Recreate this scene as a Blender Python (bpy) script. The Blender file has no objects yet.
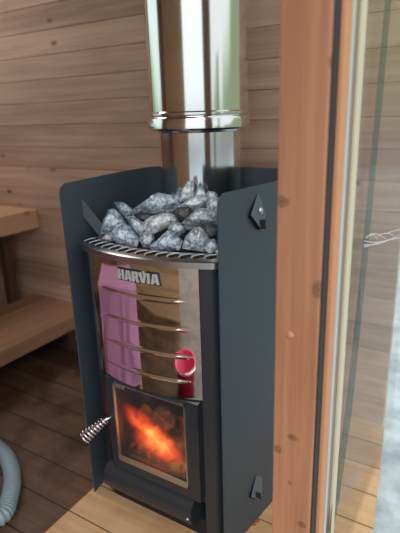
import bpy, bmesh, math, random
from mathutils import Vector, Matrix, noise

S = bpy.context.scene
COL = S.collection
random.seed(7)

# ------------------------------------------------------------------ camera
CAM_F = 485.6                       # focal length in pixels of the 400x533 frame
CAM_LOC = Vector((0.645, -0.884, 0.995))
CAM_R = Vector((0.853, 0.521, -0.031)).normalized()
CAM_FW = Vector((-0.505, 0.810, -0.298)).normalized()
CAM_U = CAM_R.cross(CAM_FW).normalized()
CAM_FW = CAM_U.cross(CAM_R).normalized()


def _ray(u, v):
    return CAM_FW + CAM_R * ((u - 200) / CAM_F) - CAM_U * ((v - 266.5) / CAM_F)


def at_x(u, v, x):
    d = _ray(u, v); return CAM_LOC + d * ((x - CAM_LOC.x) / d.x)


def at_y(u, v, y):
    d = _ray(u, v); return CAM_LOC + d * ((y - CAM_LOC.y) / d.y)


def at_z(u, v, z):
    d = _ray(u, v); return CAM_LOC + d * ((z - CAM_LOC.z) / d.z)


cam_data = bpy.data.cameras.new('camera')
cam = bpy.data.objects.new('camera', cam_data)
COL.objects.link(cam)
m = Matrix((CAM_R, CAM_U, -CAM_FW)).transposed().to_4x4()
m.translation = CAM_LOC
cam.matrix_world = m
cam_data.sensor_fit = 'VERTICAL'
cam_data.sensor_height = 24.0
cam_data.sensor_width = 18.0
cam_data.lens = CAM_F / 533 * 24.0
cam_data.clip_start = 0.02
cam_data.dof.use_dof = True
cam_data.dof.focus_distance = 1.08
cam_data.dof.aperture_fstop = 1.9
S.camera = cam

S.view_settings.view_transform = 'Standard'
S.view_settings.look = 'None'
S.view_settings.exposure = 0.0


# ------------------------------------------------------------------ materials
def srgb(r, g, b):
    def f(c):
        c /= 255.0
        return c / 12.92 if c <= 0.04045 else ((c + 0.055) / 1.055) ** 2.4
    return (f(r), f(g), f(b), 1.0)


class NT:
    def __init__(self, name):
        self.m = bpy.data.materials.new(name)
        self.m.use_nodes = True
        self.t = self.m.node_tree
        self.t.nodes.clear()
        self.out = self.t.nodes.new('ShaderNodeOutputMaterial')

    def n(self, kind, **kw):
        nd = self.t.nodes.new(kind)
        for k, v in kw.items():
            setattr(nd, k, v)
        return nd

    def l(self, a, b):
        self.t.links.new(a, b)

    def val(self, sock, v):
        if hasattr(v, 'links') or isinstance(v, bpy.types.NodeSocket):
            self.l(v, sock)
        else:
            sock.default_value = v

    def math(self, op, a, b=0.0, c=None):
        nd = self.n('ShaderNodeMath', operation=op)
        self.val(nd.inputs[0], a); self.val(nd.inputs[1], b)
        if c is not None:
            self.val(nd.inputs[2], c)
        return nd.outputs[0]

    def mix(self, fac, a, b, mode='MIX'):
        nd = self.n('ShaderNodeMix', data_type='RGBA', blend_type=mode)
        self.val(nd.inputs[0], fac); self.val(nd.inputs[6], a); self.val(nd.inputs[7], b)
        return nd.outputs[2]

    def ramp(self, fac, stops, interp='LINEAR'):
        nd = self.n('ShaderNodeValToRGB')
        nd.color_ramp.interpolation = interp
        e = nd.color_ramp.elements
        while len(e) > 1:
            e.remove(e[-1])
        e[0].position = stops[0][0]; e[0].color = stops[0][1]
        for p, c in stops[1:]:
            k = e.new(p); k.color = c
        self.l(fac, nd.inputs[0])
        return nd.outputs[0]

    def noise(self, vec, scale=5.0, detail=4.0, rough=0.5, dist=0.0):
        nd = self.n('ShaderNodeTexNoise')
        nd.inputs['Scale'].default_value = scale
        nd.inputs['Detail'].default_value = detail
        nd.inputs['Roughness'].default_value = rough
        nd.inputs['Distortion'].default_value = dist
        if vec is not None:
            self.l(vec, nd.inputs['Vector'])
        return nd.outputs[0]

    def mapping(self, vec, scale=(1, 1, 1), loc=(0, 0, 0)):
        nd = self.n('ShaderNodeMapping')
        nd.inputs['Scale'].default_value = scale
        nd.inputs['Location'].default_value = loc
        self.l(vec, nd.inputs['Vector'])
        return nd.outputs[0]

    def obj(self):
        return self.n('ShaderNodeTexCoord').outputs['Object']

    def bsdf(self, color=(0.5, 0.5, 0.5, 1), rough=0.5, metal=0.0, spec=0.5, bump=None, bstr=0.2, bdist=0.002, emis=None, estr=0.0):
        b = self.n('ShaderNodeBsdfPrincipled')
        self.val(b.inputs['Base Color'], color)
        self.val(b.inputs['Roughness'], rough)
        self.val(b.inputs['Metallic'], metal)
        b.inputs['Specular IOR Level'].default_value = spec
        if bump is not None:
            bn = self.n('ShaderNodeBump')
            bn.inputs['Strength'].default_value = bstr
            bn.inputs['Distance'].default_value = bdist
            self.l(bump, bn.inputs['Height'])
            self.l(bn.outputs[0], b.inputs['Normal'])
        if emis is not None:
            self.val(b.inputs['Emission Color'], emis)
            self.val(b.inputs['Emission Strength'], estr)
        return b.outputs[0]

    def done(self, sh):
        self.l(sh, self.out.inputs[0])
        return self.m


def wood(name, dark, light, along='X', board='Z', pitch=0.1, offset=0.0, knot=0.5, spots=(), groove=0.0, rough=0.55, contrast=0.35, stain=0.0, staincol=None, seedv=0.0, knotscale=5.0):
    """Long-grained softwood; optional board pattern across one axis."""
    t = NT(name)
    v = t.obj()
    sep = t.n('ShaderNodeSeparateXYZ'); t.l(v, sep.inputs[0])
    ax = {'X': 0, 'Y': 1, 'Z': 2}
    A = sep.outputs[ax[along]]; B = sep.outputs[ax[board]]
    Cn = [k for k in 'XYZ' if k not in (along, board)][0]
    Cc = sep.outputs[ax[Cn]]
    bi = t.math('FLOOR', t.math('DIVIDE', t.math('SUBTRACT', B, offset), pitch))
    wn = t.n('ShaderNodeTexWhiteNoise', noise_dimensions='1D')
    t.l(t.math('ADD', bi, seedv + 0.37), wn.inputs['W'])
    rnd = wn.outputs['Value']
    # grain coordinates, shifted board by board
    cmb = t.n('ShaderNodeCombineXYZ')
    t.l(t.math('ADD', A, t.math('MULTIPLY', rnd, 37.0)), cmb.inputs[0])
    t.l(B, cmb.inputs[1]); t.l(t.math('ADD', Cc, t.math('MULTIPLY', rnd, 11.0)), cmb.inputs[2])
    g = cmb.outputs[0]
    fine = t.noise(t.mapping(g, (3.0, 160.0, 160.0)), 1.0, 3.0, 0.6)
    wide = t.noise(t.mapping(g, (1.6, 38.0, 38.0)), 1.0, 4.0, 0.55, 0.6)
    patch = t.noise(t.mapping(g, (2.2, 7.0, 7.0)), 1.0, 2.0, 0.5)
    f = t.math('ADD', t.math('MULTIPLY', fine, 0.3), t.math('MULTIPLY', wide, 0.7))
    f = t.math('ADD', t.math('MULTIPLY', t.math('SUBTRACT', f, 0.5), 1.6), 0.5)
    f = t.math('ADD', f, t.math('MULTIPLY', t.math('SUBTRACT', rnd, 0.5), contrast * 1.6))
    f = t.math('ADD', f, t.math('MULTIPLY', t.math('SUBTRACT', patch, 0.5), 0.7))
    c = t.mix(t.n('ShaderNodeClamp').outputs[0], dark, light)
    cl = t.n('ShaderNodeClamp'); t.l(f, cl.inputs[0])
    c = t.mix(cl.outputs[0], dark, light)
    if knot > 0:
        vo = t.n('ShaderNodeTexVoronoi', feature='F1')
        vo.inputs['Scale'].default_value = 1.0
        vo.inputs['Randomness'].default_value = 1.0
        t.l(t.mapping(g, (knotscale, knotscale * 2.0, knotscale * 2.0)), vo.inputs['Vector'])
        kd = vo.outputs['Distance']
        pick = t.n('ShaderNodeSeparateColor'); t.l(vo.outputs['Color'], pick.inputs[0])
        k = t.math('SUBTRACT', 1.0, t.math('MULTIPLY', t.math('ABSOLUTE', kd), 7.0))
        ck = t.n('ShaderNodeClamp'); t.l(k, ck.inputs[0])
        gate = t.math('LESS_THAN', pick.outputs[0], 0.55)
        kk = t.math('MULTIPLY', t.math('MULTIPLY', ck.outputs[0], gate), knot * 2.0)
        ck2 = t.n('ShaderNodeClamp'); t.l(kk, ck2.inputs[0])
        c = t.mix(ck2.outputs[0], c, (dark[0] * 0.35, dark[1] * 0.3, dark[2] * 0.28, 1))
    for (ka, kb, ra, rb) in spots:
        da = t.math('DIVIDE', t.math('SUBTRACT', A, ka), ra); db = t.math('DIVIDE', t.math('SUBTRACT', B, kb), rb)
        dd = t.math('SQRT', t.math('ADD', t.math('MULTIPLY', da, da), t.math('MULTIPLY', db, db)))
        dd = t.math('ADD', dd, t.math('MULTIPLY', t.math('SUBTRACT', wide, 0.5), 1.2))
        km = t.ramp(dd, [(0.0, (1, 1, 1, 1)), (0.35, (0.55, 0.55, 0.55, 1)), (0.6, (0.75, 0.75, 0.75, 1)), (1.0, (0, 0, 0, 1))])
        c = t.mix(t.math('MULTIPLY', km, 0.8), c, (dark[0] * 0.4, dark[1] * 0.36, dark[2] * 0.34, 1))
    if stain > 0:
        sn = t.noise(v, 6.0, 3.0, 0.5)
        sr = t.ramp(sn, [(0.48, (0, 0, 0, 1)), (0.62, (1, 1, 1, 1))])
        c = t.mix(t.math('MULTIPLY', sr, stain), c, staincol or dark)
    if groove > 0:
        fr = t.math('FRACT', t.math('DIVIDE', t.math('SUBTRACT', B, offset), pitch))
        d = t.math('ABSOLUTE', t.math('SUBTRACT', fr, 0.5))
        gm = t.math('GREATER_THAN', d, 0.5 - groove)
        c = t.mix(t.math('MULTIPLY', gm, 0.85), c, (dark[0] * 0.22, dark[1] * 0.2, dark[2] * 0.2, 1))
    return t.done(t.bsdf(c, rough, bump=f, bstr=0.12, bdist=0.0015, spec=0.35))


def plain(name, col, rough=0.5, metal=0.0, spec=0.5, bumpscale=0, bstr=0.1, var=0.0):
    t = NT(name)
    c = col; bump = None
    if var or bumpscale:
        nz = t.noise(t.obj(), bumpscale or 30.0, 3.0, 0.6)
        if var:
            c = t.mix(nz, (col[0] * (1 - var), col[1] * (1 - var), col[2] * (1 - var), 1), (min(1, col[0] * (1 + var)), min(1, col[1] * (1 + var)), min(1, col[2] * (1 + var)), 1))
        if bumpscale:
            bump = nz
    return t.done(t.bsdf(c, rough, metal, spec, bump, bstr))


def glass(name, tint, refl=0.08, haze=0.0, hazecol=(0.6, 0.65, 0.65, 1), rough=0.0):
    t = NT(name)
    tr = t.n('ShaderNodeBsdfTransparent'); tr.inputs[0].default_value = tint
    gl = t.n('ShaderNodeBsdfGlossy'); gl.inputs['Roughness'].default_value = rough
    gl.inputs['Color'].default_value = (1, 1, 1, 1)
    fr = t.n('ShaderNodeLayerWeight'); fr.inputs[0].default_value = 0.25
    mx = t.n('ShaderNodeMixShader')
    t.l(t.math('MULTIPLY', fr.outputs['Fresnel'], refl * 4.0), mx.inputs[0])
    t.l(tr.outputs[0], mx.inputs[1]); t.l(gl.outputs[0], mx.inputs[2])
    sh = mx.outputs[0]
    if haze > 0:
        df = t.n('ShaderNodeBsdfDiffuse'); df.inputs[0].default_value = hazecol
        m2 = t.n('ShaderNodeMixShader'); m2.inputs[0].default_value = haze
        t.l(sh, m2.inputs[1]); t.l(df.outputs[0], m2.inputs[2]); sh = m2.outputs[0]
    return t.done(sh)


WALL_PITCH = 0.0885
FLOOR_PITCH = 0.112
M = {}
M['wall'] = wood('wall_wood', srgb(142, 110, 92), srgb(208, 174, 152), 'X', 'Z', WALL_PITCH, 0.0, 0.8, (), 0.0, 0.6, 0.3, knotscale=5.5)
M['wall_side'] = wood('side_wall_wood', srgb(112, 82, 62), srgb(160, 122, 94), 'Y', 'Z', WALL_PITCH, 0.0, 0.5, (), 0.03, 0.6)
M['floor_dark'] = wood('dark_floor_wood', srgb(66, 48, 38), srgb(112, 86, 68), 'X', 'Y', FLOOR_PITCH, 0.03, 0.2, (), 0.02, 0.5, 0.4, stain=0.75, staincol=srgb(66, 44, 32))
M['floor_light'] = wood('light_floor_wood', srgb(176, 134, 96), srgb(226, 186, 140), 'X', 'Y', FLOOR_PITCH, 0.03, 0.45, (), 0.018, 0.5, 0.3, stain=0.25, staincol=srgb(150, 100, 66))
M['bench'] = wood('bench_wood', srgb(166, 126, 98), srgb(208, 164, 132), 'Y', 'X', 0.4, 0.0, 0.4, (), 0.0, 0.6)
M['bench_low'] = wood('shaded_bench_wood', srgb(122, 88, 68), srgb(170, 130, 102), 'Y', 'X', 0.4, 0.0, 0.3, (), 0.0, 0.6)  # bench wood darkened: shade of the lower left put into its colour
M['bench_dark'] = wood('bench_leg_wood', srgb(62, 42, 34), srgb(88, 62, 50), 'Z', 'X', 0.4, 0.0, 0.0, (), 0.0, 0.6)
M['post'] = wood('post_wood', srgb(148, 96, 68), srgb(204, 148, 112), 'Z', 'X', 0.4, 0.21, 0.0, spots=[(0.742, 0.436, 0.018, 0.013), (0.87, 0.377, 0.010, 0.013), (0.473, 0.402, 0.007, 0.011), (0.44, 0.376, 0.010, 0.009), (0.30, 0.425, 0.008, 0.009), (1.055, 0.44, 0.012, 0.006), (0.38, 0.400, 0.005, 0.004)], groove=0.0, rough=0.5, contrast=0.1, seedv=3.0)
M['band_grey'] = plain('grey_brown_tone', srgb(136, 116, 100), 0.5, var=0.1)
M['post_side'] = wood('stile_wood', srgb(186, 120, 78), srgb(216, 156, 112), 'Z', 'Y', 0.4, 0.2, 0.0, (), 0.0, 0.5, 0.1)
M['wall_front'] = wood('front_wall_wood', srgb(186, 144, 110), srgb(226, 186, 150), 'X', 'Z', WALL_PITCH, 0.0, 0.5, (), 0.03, 0.6)
M['ceiling'] = wood('ceiling_wood', srgb(120, 88, 66), srgb(164, 126, 96), 'X', 'Y', WALL_PITCH, 0.0, 0.4, (), 0.03, 0.6)

M['shield'] = plain('shield_paint', srgb(64, 74, 84), 0.5, 0.0, 0.5, 90.0, 0.05, 0.06)
M['bracket'] = plain('lit_shield_paint', srgb(92, 102, 112), 0.42)  # shield paint made paler, the plates' brighter lighting put into the colour
M['black'] = plain('stove_black_paint', srgb(42, 46, 51), 0.4, 0.0, 0.5, 260.0, 0.05, 0.05)
M['deepblack'] = plain('soot_black', srgb(18, 18, 19), 0.8)
M['hole_shade'] = plain('hole_shade_dark', srgb(8, 8, 9), 0.9)  # near-black for real openings and the brackets' painted shadow
M['rubber'] = plain('black_rubber', srgb(32, 36, 42), 0.6)
M['cream'] = plain('cream_seal', srgb(206, 196, 168), 0.5)
M['white_seal'] = plain('pale_grey_seal', srgb(184, 190, 190), 0.4)
M['wire'] = plain('wire_steel', (0.86, 0.86, 0.88, 1), 0.16, 1.0)
M['bolt'] = plain('zinc_bolt', (0.62, 0.64, 0.66, 1), 0.3, 1.0)
M['chrome'] = plain('brushed_chrome', srgb(206, 206, 208), 0.4, 0.35)
M['plug'] = plain('plug_wood', srgb(200, 140, 108), 0.55, var=0.1)


def metal(name, col, rough, wav=0.0, wscale=6.0):
    t = NT(name)
    nz = t.noise(t.obj(), wscale, 2.0, 0.4)
    return t.done(t.bsdf(col, rough, 1.0, 0.5, nz if wav else None, wav, 0.01))


M['chimney'] = metal('mirror_steel', (0.70, 0.71, 0.72, 1), 0.13, 0.05, 5.0)
M['panel'] = metal('polished_steel', (0.93, 0.91, 0.89, 1), 0.04, 0.06, 9.0)
M['rim'] = metal('rim_steel', (0.55, 0.55, 0.57, 1), 0.28, 0.05, 20.0)
M['doortrim'] = metal('door_trim_steel', (0.55, 0.55, 0.55, 1), 0.4)

M['pane'] = glass('clear_pane', (0.95, 0.95, 0.93, 1), 0.035, 0.03, (0.6, 0.56, 0.5, 1))
M['edge'] = glass('green_strip_glass', (0.62, 0.68, 0.66, 1), 0.05, 0.22, srgb(130, 142, 138))
M['fireglass'] = glass('stove_glass', (0.80, 0.78, 0.76, 1), 0.05, 0.07, srgb(120, 125, 130))
M['windowglass'] = glass('window_glass', (0.9, 0.95, 0.92, 1), 0.05)


def ground_mat():
    t = NT('pale_concrete')
    n1 = t.noise(t.obj(), 9.0, 6.0, 0.65)
    c = t.ramp(n1, [(0.3, srgb(130, 146, 156)), (0.5, srgb(172, 186, 194)), (0.7, srgb(206, 216, 222))])
    return t.done(t.bsdf(c, 0.8, bump=n1, bstr=0.3))


M['ground'] = ground_mat()


def stone_mat(name, lo, mid, hi):
    t = NT(name)
    v = t.obj()
    a = t.noise(v, 28.0, 6.0, 0.7)
    b = t.noise(v, 120.0, 3.0, 0.75)
    f = t.math('ADD', t.math('MULTIPLY', a, 0.55), t.math('MULTIPLY', b, 0.45))
    c = t.ramp(f, [(0.40, lo), (0.5, mid), (0.60, hi)])
    return t.done(t.bsdf(c, 0.75, bump=f, bstr=0.55, bdist=0.004, spec=0.35))


M['stone_blue'] = stone_mat('blue_grey_stone', srgb(84, 96, 110), srgb(148, 164, 182), srgb(222, 232, 240))
M['stone_pale'] = stone_mat('pale_grey_stone', srgb(112, 120, 126), srgb(178, 188, 194), srgb(240, 244, 246))
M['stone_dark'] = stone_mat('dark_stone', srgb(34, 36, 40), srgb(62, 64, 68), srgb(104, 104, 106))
M['stone_mid'] = stone_mat('grey_stone', srgb(80, 88, 96), srgb(140, 150, 160), srgb(214, 222, 228))


def ember_mat():
    t = NT('burning_wood')
    v = t.obj()
    n1 = t.noise(v, 22.0, 3.0, 0.5, 0.6)
    c = t.ramp(n1, [(0.40, (0.010, 0.002, 0.001, 1)), (0.50, (0.50, 0.06, 0.008, 1)), (0.60, (1.0, 0.24, 0.03, 1)), (0.72, (1.0, 0.55, 0.16, 1))])
    return t.done(t.bsdf(srgb(40, 30, 26), 0.9, emis=c, estr=0.32))


M['ember'] = ember_mat()
M['firebrick'] = plain('firebox_lining', srgb(74, 66, 62), 0.9, bumpscale=40, bstr=0.2, var=0.2)
M['hose'] = plain('grey_hose_plastic', srgb(138, 158, 164), 0.35, 0.0, 0.5)
M['stand_in_cloth'] = plain('pink_terry', srgb(255, 190, 232), 0.9, bumpscale=160, bstr=0.5, var=0.12)
M['red'] = plain('red_plastic', srgb(222, 44, 92), 0.35)
M['white'] = plain('white_wisp', srgb(200, 204, 204), 0.6)
M['chip'] = plain('bark_chip', srgb(150, 84, 48), 0.8, var=0.3, bumpscale=60)
M['leaf'] = plain('hedge_leaf', srgb(96, 134, 62), 0.7, var=0.4)


# ------------------------------------------------------------------ mesh helpers
def link(name, bm, mat, parent=None, smooth=False):
    bmesh.ops.recalc_face_normals(bm, faces=bm.faces)
    me = bpy.data.meshes.new(name)
    bm.to_mesh(me); bm.free()
    for mm in (mat if isinstance(mat, (list, tuple)) else [mat]):
        me.materials.append(mm)
    if smooth:
        for p in me.polygons:
            p.use_smooth = True
    o = bpy.data.objects.new(name, me)
    COL.objects.link(o)
    if parent is not None:
        o.parent = parent
    return o


def auto_smooth(o, ang=35):
    me = o.data
    for p in me.polygons:
        p.use_smooth = True
    bm = bmesh.new(); bm.from_mesh(me)
    for e in bm.edges:
        if len(e.link_faces) == 2 and e.calc_face_angle(0) > math.radians(ang):
            e.smooth = False
    bm.to_mesh(me); bm.free()
    return o


def tag(o, label, cat, group=None, kind=None):
    o['label'] = label; o['category'] = cat
    if group: o['group'] = group
    if kind: o['kind'] = kind
    return o


def thing(name, label, cat, loc=(0, 0, 0), group=None):
    o = bpy.data.objects.new(name, None)
    COL.objects.link(o); o.location = loc
    o.empty_display_size = 0.05
    return tag(o, label, cat, group)


def struct(o):
    o['kind'] = 'structure'; return o


def box(bm, x0, x1, y0, y1, z0, z1, bev=0.0, seg=2, mi=0):
    vs = [bm.verts.new(p) for p in ((x0, y0, z0), (x1, y0, z0), (x1, y1, z0), (x0, y1, z0), (x0, y0, z1), (x1, y0, z1), (x1, y1, z1), (x0, y1, z1))]
    fs = [bm.faces.new([vs[i] for i in q]) for q in ((0, 3, 2, 1), (4, 5, 6, 7), (0, 1, 5, 4), (1, 2, 6, 5), (2, 3, 7, 6), (3, 0, 4, 7))]
    for f in fs: f.material_index = mi
    if bev > 0:
        es = list({e for f in fs for e in f.edges})
        bmesh.ops.bevel(bm, geom=es, offset=bev, segments=seg, affect='EDGES', profile=0.5)
    return vs


def prism(bm, poly, vec, cap=True):
    """Extrude closed 3D polygon by vec."""
    vec = Vector(vec)
    a = [bm.verts.new(p) for p in poly]
    b = [bm.verts.new(Vector(p) + vec) for p in poly]
    n = len(poly)
    for i in range(n):
        j = (i + 1) % n
        bm.faces.new((a[i], a[j], b[j], b[i]))
    if cap:
        bm.faces.new(list(reversed(a))); bm.faces.new(b)
    return a, b


def lathe(bm, prof, center, seg=64):
    """prof: list of (r, z)."""
    rings = []
    for r, z in prof:
        if r < 1e-6:
            rings.append([bm.verts.new((center[0], center[1], center[2] + z))])
        else:
            rings.append([bm.verts.new((center[0] + r * math.cos(2 * math.pi * k / seg), center[1] + r * math.sin(2 * math.pi * k / seg), center[2] + z)) for k in range(seg)])
    for a, b in zip(rings, rings[1:]):
        for k in range(seg):
            j = (k + 1) % seg
            if len(a) == 1 and len(b) == 1: continue
            if len(a) == 1: bm.faces.new((a[0], b[j], b[k]))
            elif len(b) == 1: bm.faces.new((a[k], a[j], b[0]))
            else: bm.faces.new((a[k], a[j], b[j], b[k]))


def tube(bm, pts, rad, seg=10, cap=True):
    """Sweep a circle along pts; rad number or list."""
    pts = [Vector(p) for p in pts]
    n = len(pts)
    rads = rad if isinstance(rad, (list, tuple)) else [rad] * n
    rings = []
    t0 = (pts[1] - pts[0]).normalized()
    up = Vector((0, 0, 1)) if abs(t0.z) < 0.9 else Vector((1, 0, 0))
    nrm = t0.cross(up).normalized()
    for i in range(n):
        if i == 0: t = pts[1] - pts[0]
        elif i == n - 1: t = pts[-1] - pts[-2]
        else: t = pts[i + 1] - pts[i - 1]
        t.normalize()
        nrm = (nrm - t * nrm.dot(t)).normalized()
        bn = t.cross(nrm)
        rings.append([bm.verts.new(pts[i] + (nrm * math.cos(2 * math.pi * k / seg) + bn * math.sin(2 * math.pi * k / seg)) * rads[i]) for k in range(seg)])
    for a, b in zip(rings, rings[1:]):
        for k in range(seg):
            j = (k + 1) % seg
            bm.faces.new((a[k], a[j], b[j], b[k]))
    if cap:
        bm.faces.new(list(reversed(rings[0]))); bm.faces.new(rings[-1])


def catmull(pts, per=12):
    pts = [Vector(p) for p in pts]
    out = []
    P = [pts[0] * 2 - pts[1]] + pts + [pts[-1] * 2 - pts[-2]]
    for i in range(1, len(P) - 2):
        for k in range(per):
            t = k / per
            a, b, c, d = P[i - 1], P[i], P[i + 1], P[i + 2]
            out.append(0.5 * ((2 * b) + (c - a) * t + (2 * a - 5 * b + 4 * c - d) * t * t + (3 * b - a - 3 * c + d) * t ** 3))
    out.append(pts[-1])
    return out


# ------------------------------------------------------------------ setting
WALL_Y = 0.58
WALL_X1 = 0.418
LEFT_X = -1.80
CEIL_Z = 2.05
FRONT_Y = -1.45


def boards_wall(x0, x1, y, z0, z1, pitch, thick=0.03):
    """Tongue-and-groove boards running along X, face at y looking to -Y, V-grooves between."""
    bm = bmesh.new()
    prof = []
    g = 0.0028
    k0 = math.floor(z0 / pitch)
    z = k0 * pitch
    while z < z1 - 1e-6:
        za, zb = max(z, z0), min(z + pitch, z1)
        prof += [(y + g * 1.2, za), (y, za + g), (y, zb - g), (y + g * 1.2, zb)]
        z += pitch
    poly = [(x0, yy, zz) for yy, zz in prof] + [(x0, y + thick, z1), (x0, y + thick, z0)]
    prism(bm, poly, (x1 - x0, 0, 0))
    return bm


wb = struct(link('wall_back', boards_wall(LEFT_X, WALL_X1, WALL_Y, 0.0, CEIL_Z, WALL_PITCH), M['wall']))

# side wall with window opening
bm = bmesh.new()
wy0, wy1, wz0, wz1 = -0.85, 0.42, 0.95, 1.85
for a in ((FRONT_Y, WALL_Y, 0, wz0), (FRONT_Y, WALL_Y, wz1, CEIL_Z), (FRONT_Y, wy0, wz0, wz1), (wy1, WALL_Y, wz0, wz1)):
    box(bm, LEFT_X - 0.04, LEFT_X, *a)
struct(link('wall_left', bm, M['wall_side']))
bm = bmesh.new()
for a in ((wy0 - .05, wy1 + .05, wz0 - .05, wz0), (wy0 - .05, wy1 + .05, wz1, wz1 + .05), (wy0 - .05, wy0, wz0, wz1), (wy1, wy1 + .05, wz0, wz1)):
    box(bm, LEFT_X - 0.03, LEFT_X + 0.02, *a)
wl = struct(link('window_2', bm, M['bench']))
bm = bmesh.new(); box(bm, LEFT_X - 0.022, LEFT_X - 0.016, wy0, wy1, wz0, wz1)
link('pane', bm, M['windowglass'], wl)
# front wall left of the doorway
bm = boards_wall(LEFT_X, 0.02, FRONT_Y, 0.0, CEIL_Z, WALL_PITCH)
struct(link('wall_front', bm, M['wall_front']))
bm = bmesh.new(); box(bm, LEFT_X, 0.47, FRONT_Y, WALL_Y + .03, CEIL_Z, CEIL_Z + 0.04)
struct(link('ceiling', bm, M['ceiling']))

# floors: dark boards, and the light boards around the stove
LX, LY = -0.222, -0.42
bm = bmesh.new()
prism(bm, [(LEFT_X, FRONT_Y - 3.0, -0.03), (1.5, FRONT_Y - 3.0, -0.03), (1.5, LY, -0.03), (LX, LY, -0.03), (LX, WALL_Y, -0.03), (LEFT_X, WALL_Y, -0.03)], (0, 0, 0.03))
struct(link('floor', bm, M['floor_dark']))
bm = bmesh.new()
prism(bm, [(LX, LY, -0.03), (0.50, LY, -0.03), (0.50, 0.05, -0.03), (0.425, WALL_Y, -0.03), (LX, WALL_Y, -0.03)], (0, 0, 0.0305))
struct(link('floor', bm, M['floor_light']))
bm = bmesh.new(); box(bm, -9, 9, -9, 9, -0.12, -0.045)
struct(link('ground', bm, M['ground']))

# ------------------------------------------------------------------ timber post and glazing to its right
PX0, PX1, PY = 0.3675, 0.4385, -0.22
bm = bmesh.new(); box(bm, PX0, PX1, PY, PY + 0.045, 0.0, CEIL_Z, 0.003, 2)
post = struct(link('trim_1', bm, M['post']))
post.data.materials.append(M['post_side'])
p = at_y(290, 335, PY)
bm = bmesh.new()
prof = [(0.0, 0.0035), (0.003, 0.0033), (0.0050, 0.0022), (0.0062, 0.0), (0.0062, -0.004), (0.0, -0.004)]
lathe(bm, prof, (0, 0, 0), 20)
bmesh.ops.rotate(bm, verts=bm.verts, cent=(0, 0, 0), matrix=Matrix.Rotation(math.radians(90), 3, 'X'))
bmesh.ops.translate(bm, verts=bm.verts, vec=(p.x, PY, p.z))
link('screw_plug', bm, M['plug'], post, True)

GX = 0.447                                       # plane of the glass front
def ypos(u, v=0.0):
    return at_x(u, v, GX).y


glz = bpy.data.objects.new('window_1', None); COL.objects.link(glz); glz['kind'] = 'structure'
glz.location = (GX, 0, 0)


def strip(name, ua, ub, mat, x0, x1, z0=0.0, z1=CEIL_Z, bev=0.0):
    b = bmesh.new()
    ya, yb = ypos(ua), ypos(ub)
    box(b, x0 - GX, x1 - GX, ya, yb, z0, z1, bev)
    return link(name, b, mat, glz)


strip('gasket', 341.2, 347, M['rubber'], GX - 0.035, GX - 0.006)
strip('frame_stile', 347, 353, M['post_side'], GX - 0.035, GX + 0.001, bev=0.002)
strip('seal', 353, 356, M['white_seal'], GX - 0.02, GX + 0.001)
strip('grey_brown_band', 356, 363.6, M['band_grey'], GX - 0.03, GX - 0.004)  # upright grey-brown band between the pale and cream seals
strip('seal', 363.6, 367.6, M['cream'], GX - 0.02, GX + 0.001, bev=0.002)
bm = bmesh.new(); box(bm, -0.008, -0.002, ypos(367.6), WALL_Y, 0.0, CEIL_Z)
link('pane', bm, M['pane'], glz)
# green-tinted strip on a curved path down the pane
path = [(388, 0), (379.0, 100), (371.5, 180), (363.5, 266), (356.0, 340), (348, 413), (342.5, 450), (336, 500), (330, 533)]
wid = [6.5, 6.5, 6, 6, 6.5, 7, 7, 6, 5]
bm = bmesh.new()
la, lb = [], []
for (u, v), w in zip(path, wid):
    a = at_x(u - w / 2, v, GX); b_ = at_x(u + w / 2, v, GX)
    la.append(bm.verts.new((0.0005, a.y, a.z))); lb.append(bm.verts.new((0.0005, b_.y, b_.z)))
for i in range(len(path) - 1):
    bm.faces.new((la[i], lb[i], lb[i + 1], la[i + 1]))
bmesh.ops.solidify(bm, geom=bm.faces[:], thickness=0.0015)
link('green_strip', bm, M['edge'], glz)

# thin white wispy strands on the glass
tb = bmesh.new()
strands = [((363.5, 245), (380, 243.5), (400, 235)), ((364, 241), (378, 242), (402, 237)), ((366, 238), (372, 234), (378, 239.5)),
           ((370, 236), (376, 233.5), (386, 239)), ((377, 236), (386, 233), (394, 236)), ((385, 234), (394, 231), (404, 229)), ((364, 247), (374, 244), (388, 240))]
for s in strands:
    pts = [at_x(u, v, GX + 0.004) for u, v in s]
    tube(tb, catmull(pts, 8), 0.0008, 6)
tag(link('white_wisps', tb, M['white'], None, True), 'thin white wisps on the glass right of the timber post', 'wisp')

# ------------------------------------------------------------------ benches on the left
BY0 = -0.22


def bench(label, x0, x1, ztop, hf, legs, wm='bench'):
    t = thing('sauna_bench', label, 'bench', ((x0 + x1) / 2, (BY0 + WALL_Y) / 2, 0), 'wooden benches along the left wall')
    ox, oy = t.location.x, t.location.y
    b = bmesh.new()
    n = 3; w = (x1 - x0 - 0.03) / n
    for k in range(n):
        box(b, x0 - ox + k * w, x0 - ox + (k + 1) * w - 0.005, BY0 - oy, WALL_Y - oy - 0.001, ztop - 0.026, ztop, 0.003, 1)
    link('seat_slats', b, M[wm], t)
    b = bmesh.new(); box(b, x1 - ox - 0.03, x1 - ox, BY0 - oy, WALL_Y - oy - 0.001, ztop - hf, ztop, 0.004, 2)
    link('front_rail', b, M[wm], t)
    for lx, ly in legs:
        b = bmesh.new(); box(b, lx - ox - 0.02, lx - ox + 0.02, ly - oy - 0.02, ly - oy + 0.02, 0.0, ztop - 0.026, 0.002, 1)
        link('leg', b, M['bench_dark'], t)
    return t


_lg = at_x(7, 262, -1.262)
bench('upper sauna bench on the left, its end reaching the back wall', -1.78, -1.125, 0.612, 0.085, [(-1.262, _lg.y), (-1.262, -0.15), (-1.72, 0.33), (-1.72, -0.15)])
bench('lower sauna bench on the left, partly behind the black heat shield', -1.22, -0.84, 0.19, 0.062, [(-0.93, -0.15), (-1.1, -0.15), (-0.93, 0.5), (-1.1, 0.5)], 'bench_low')

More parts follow.
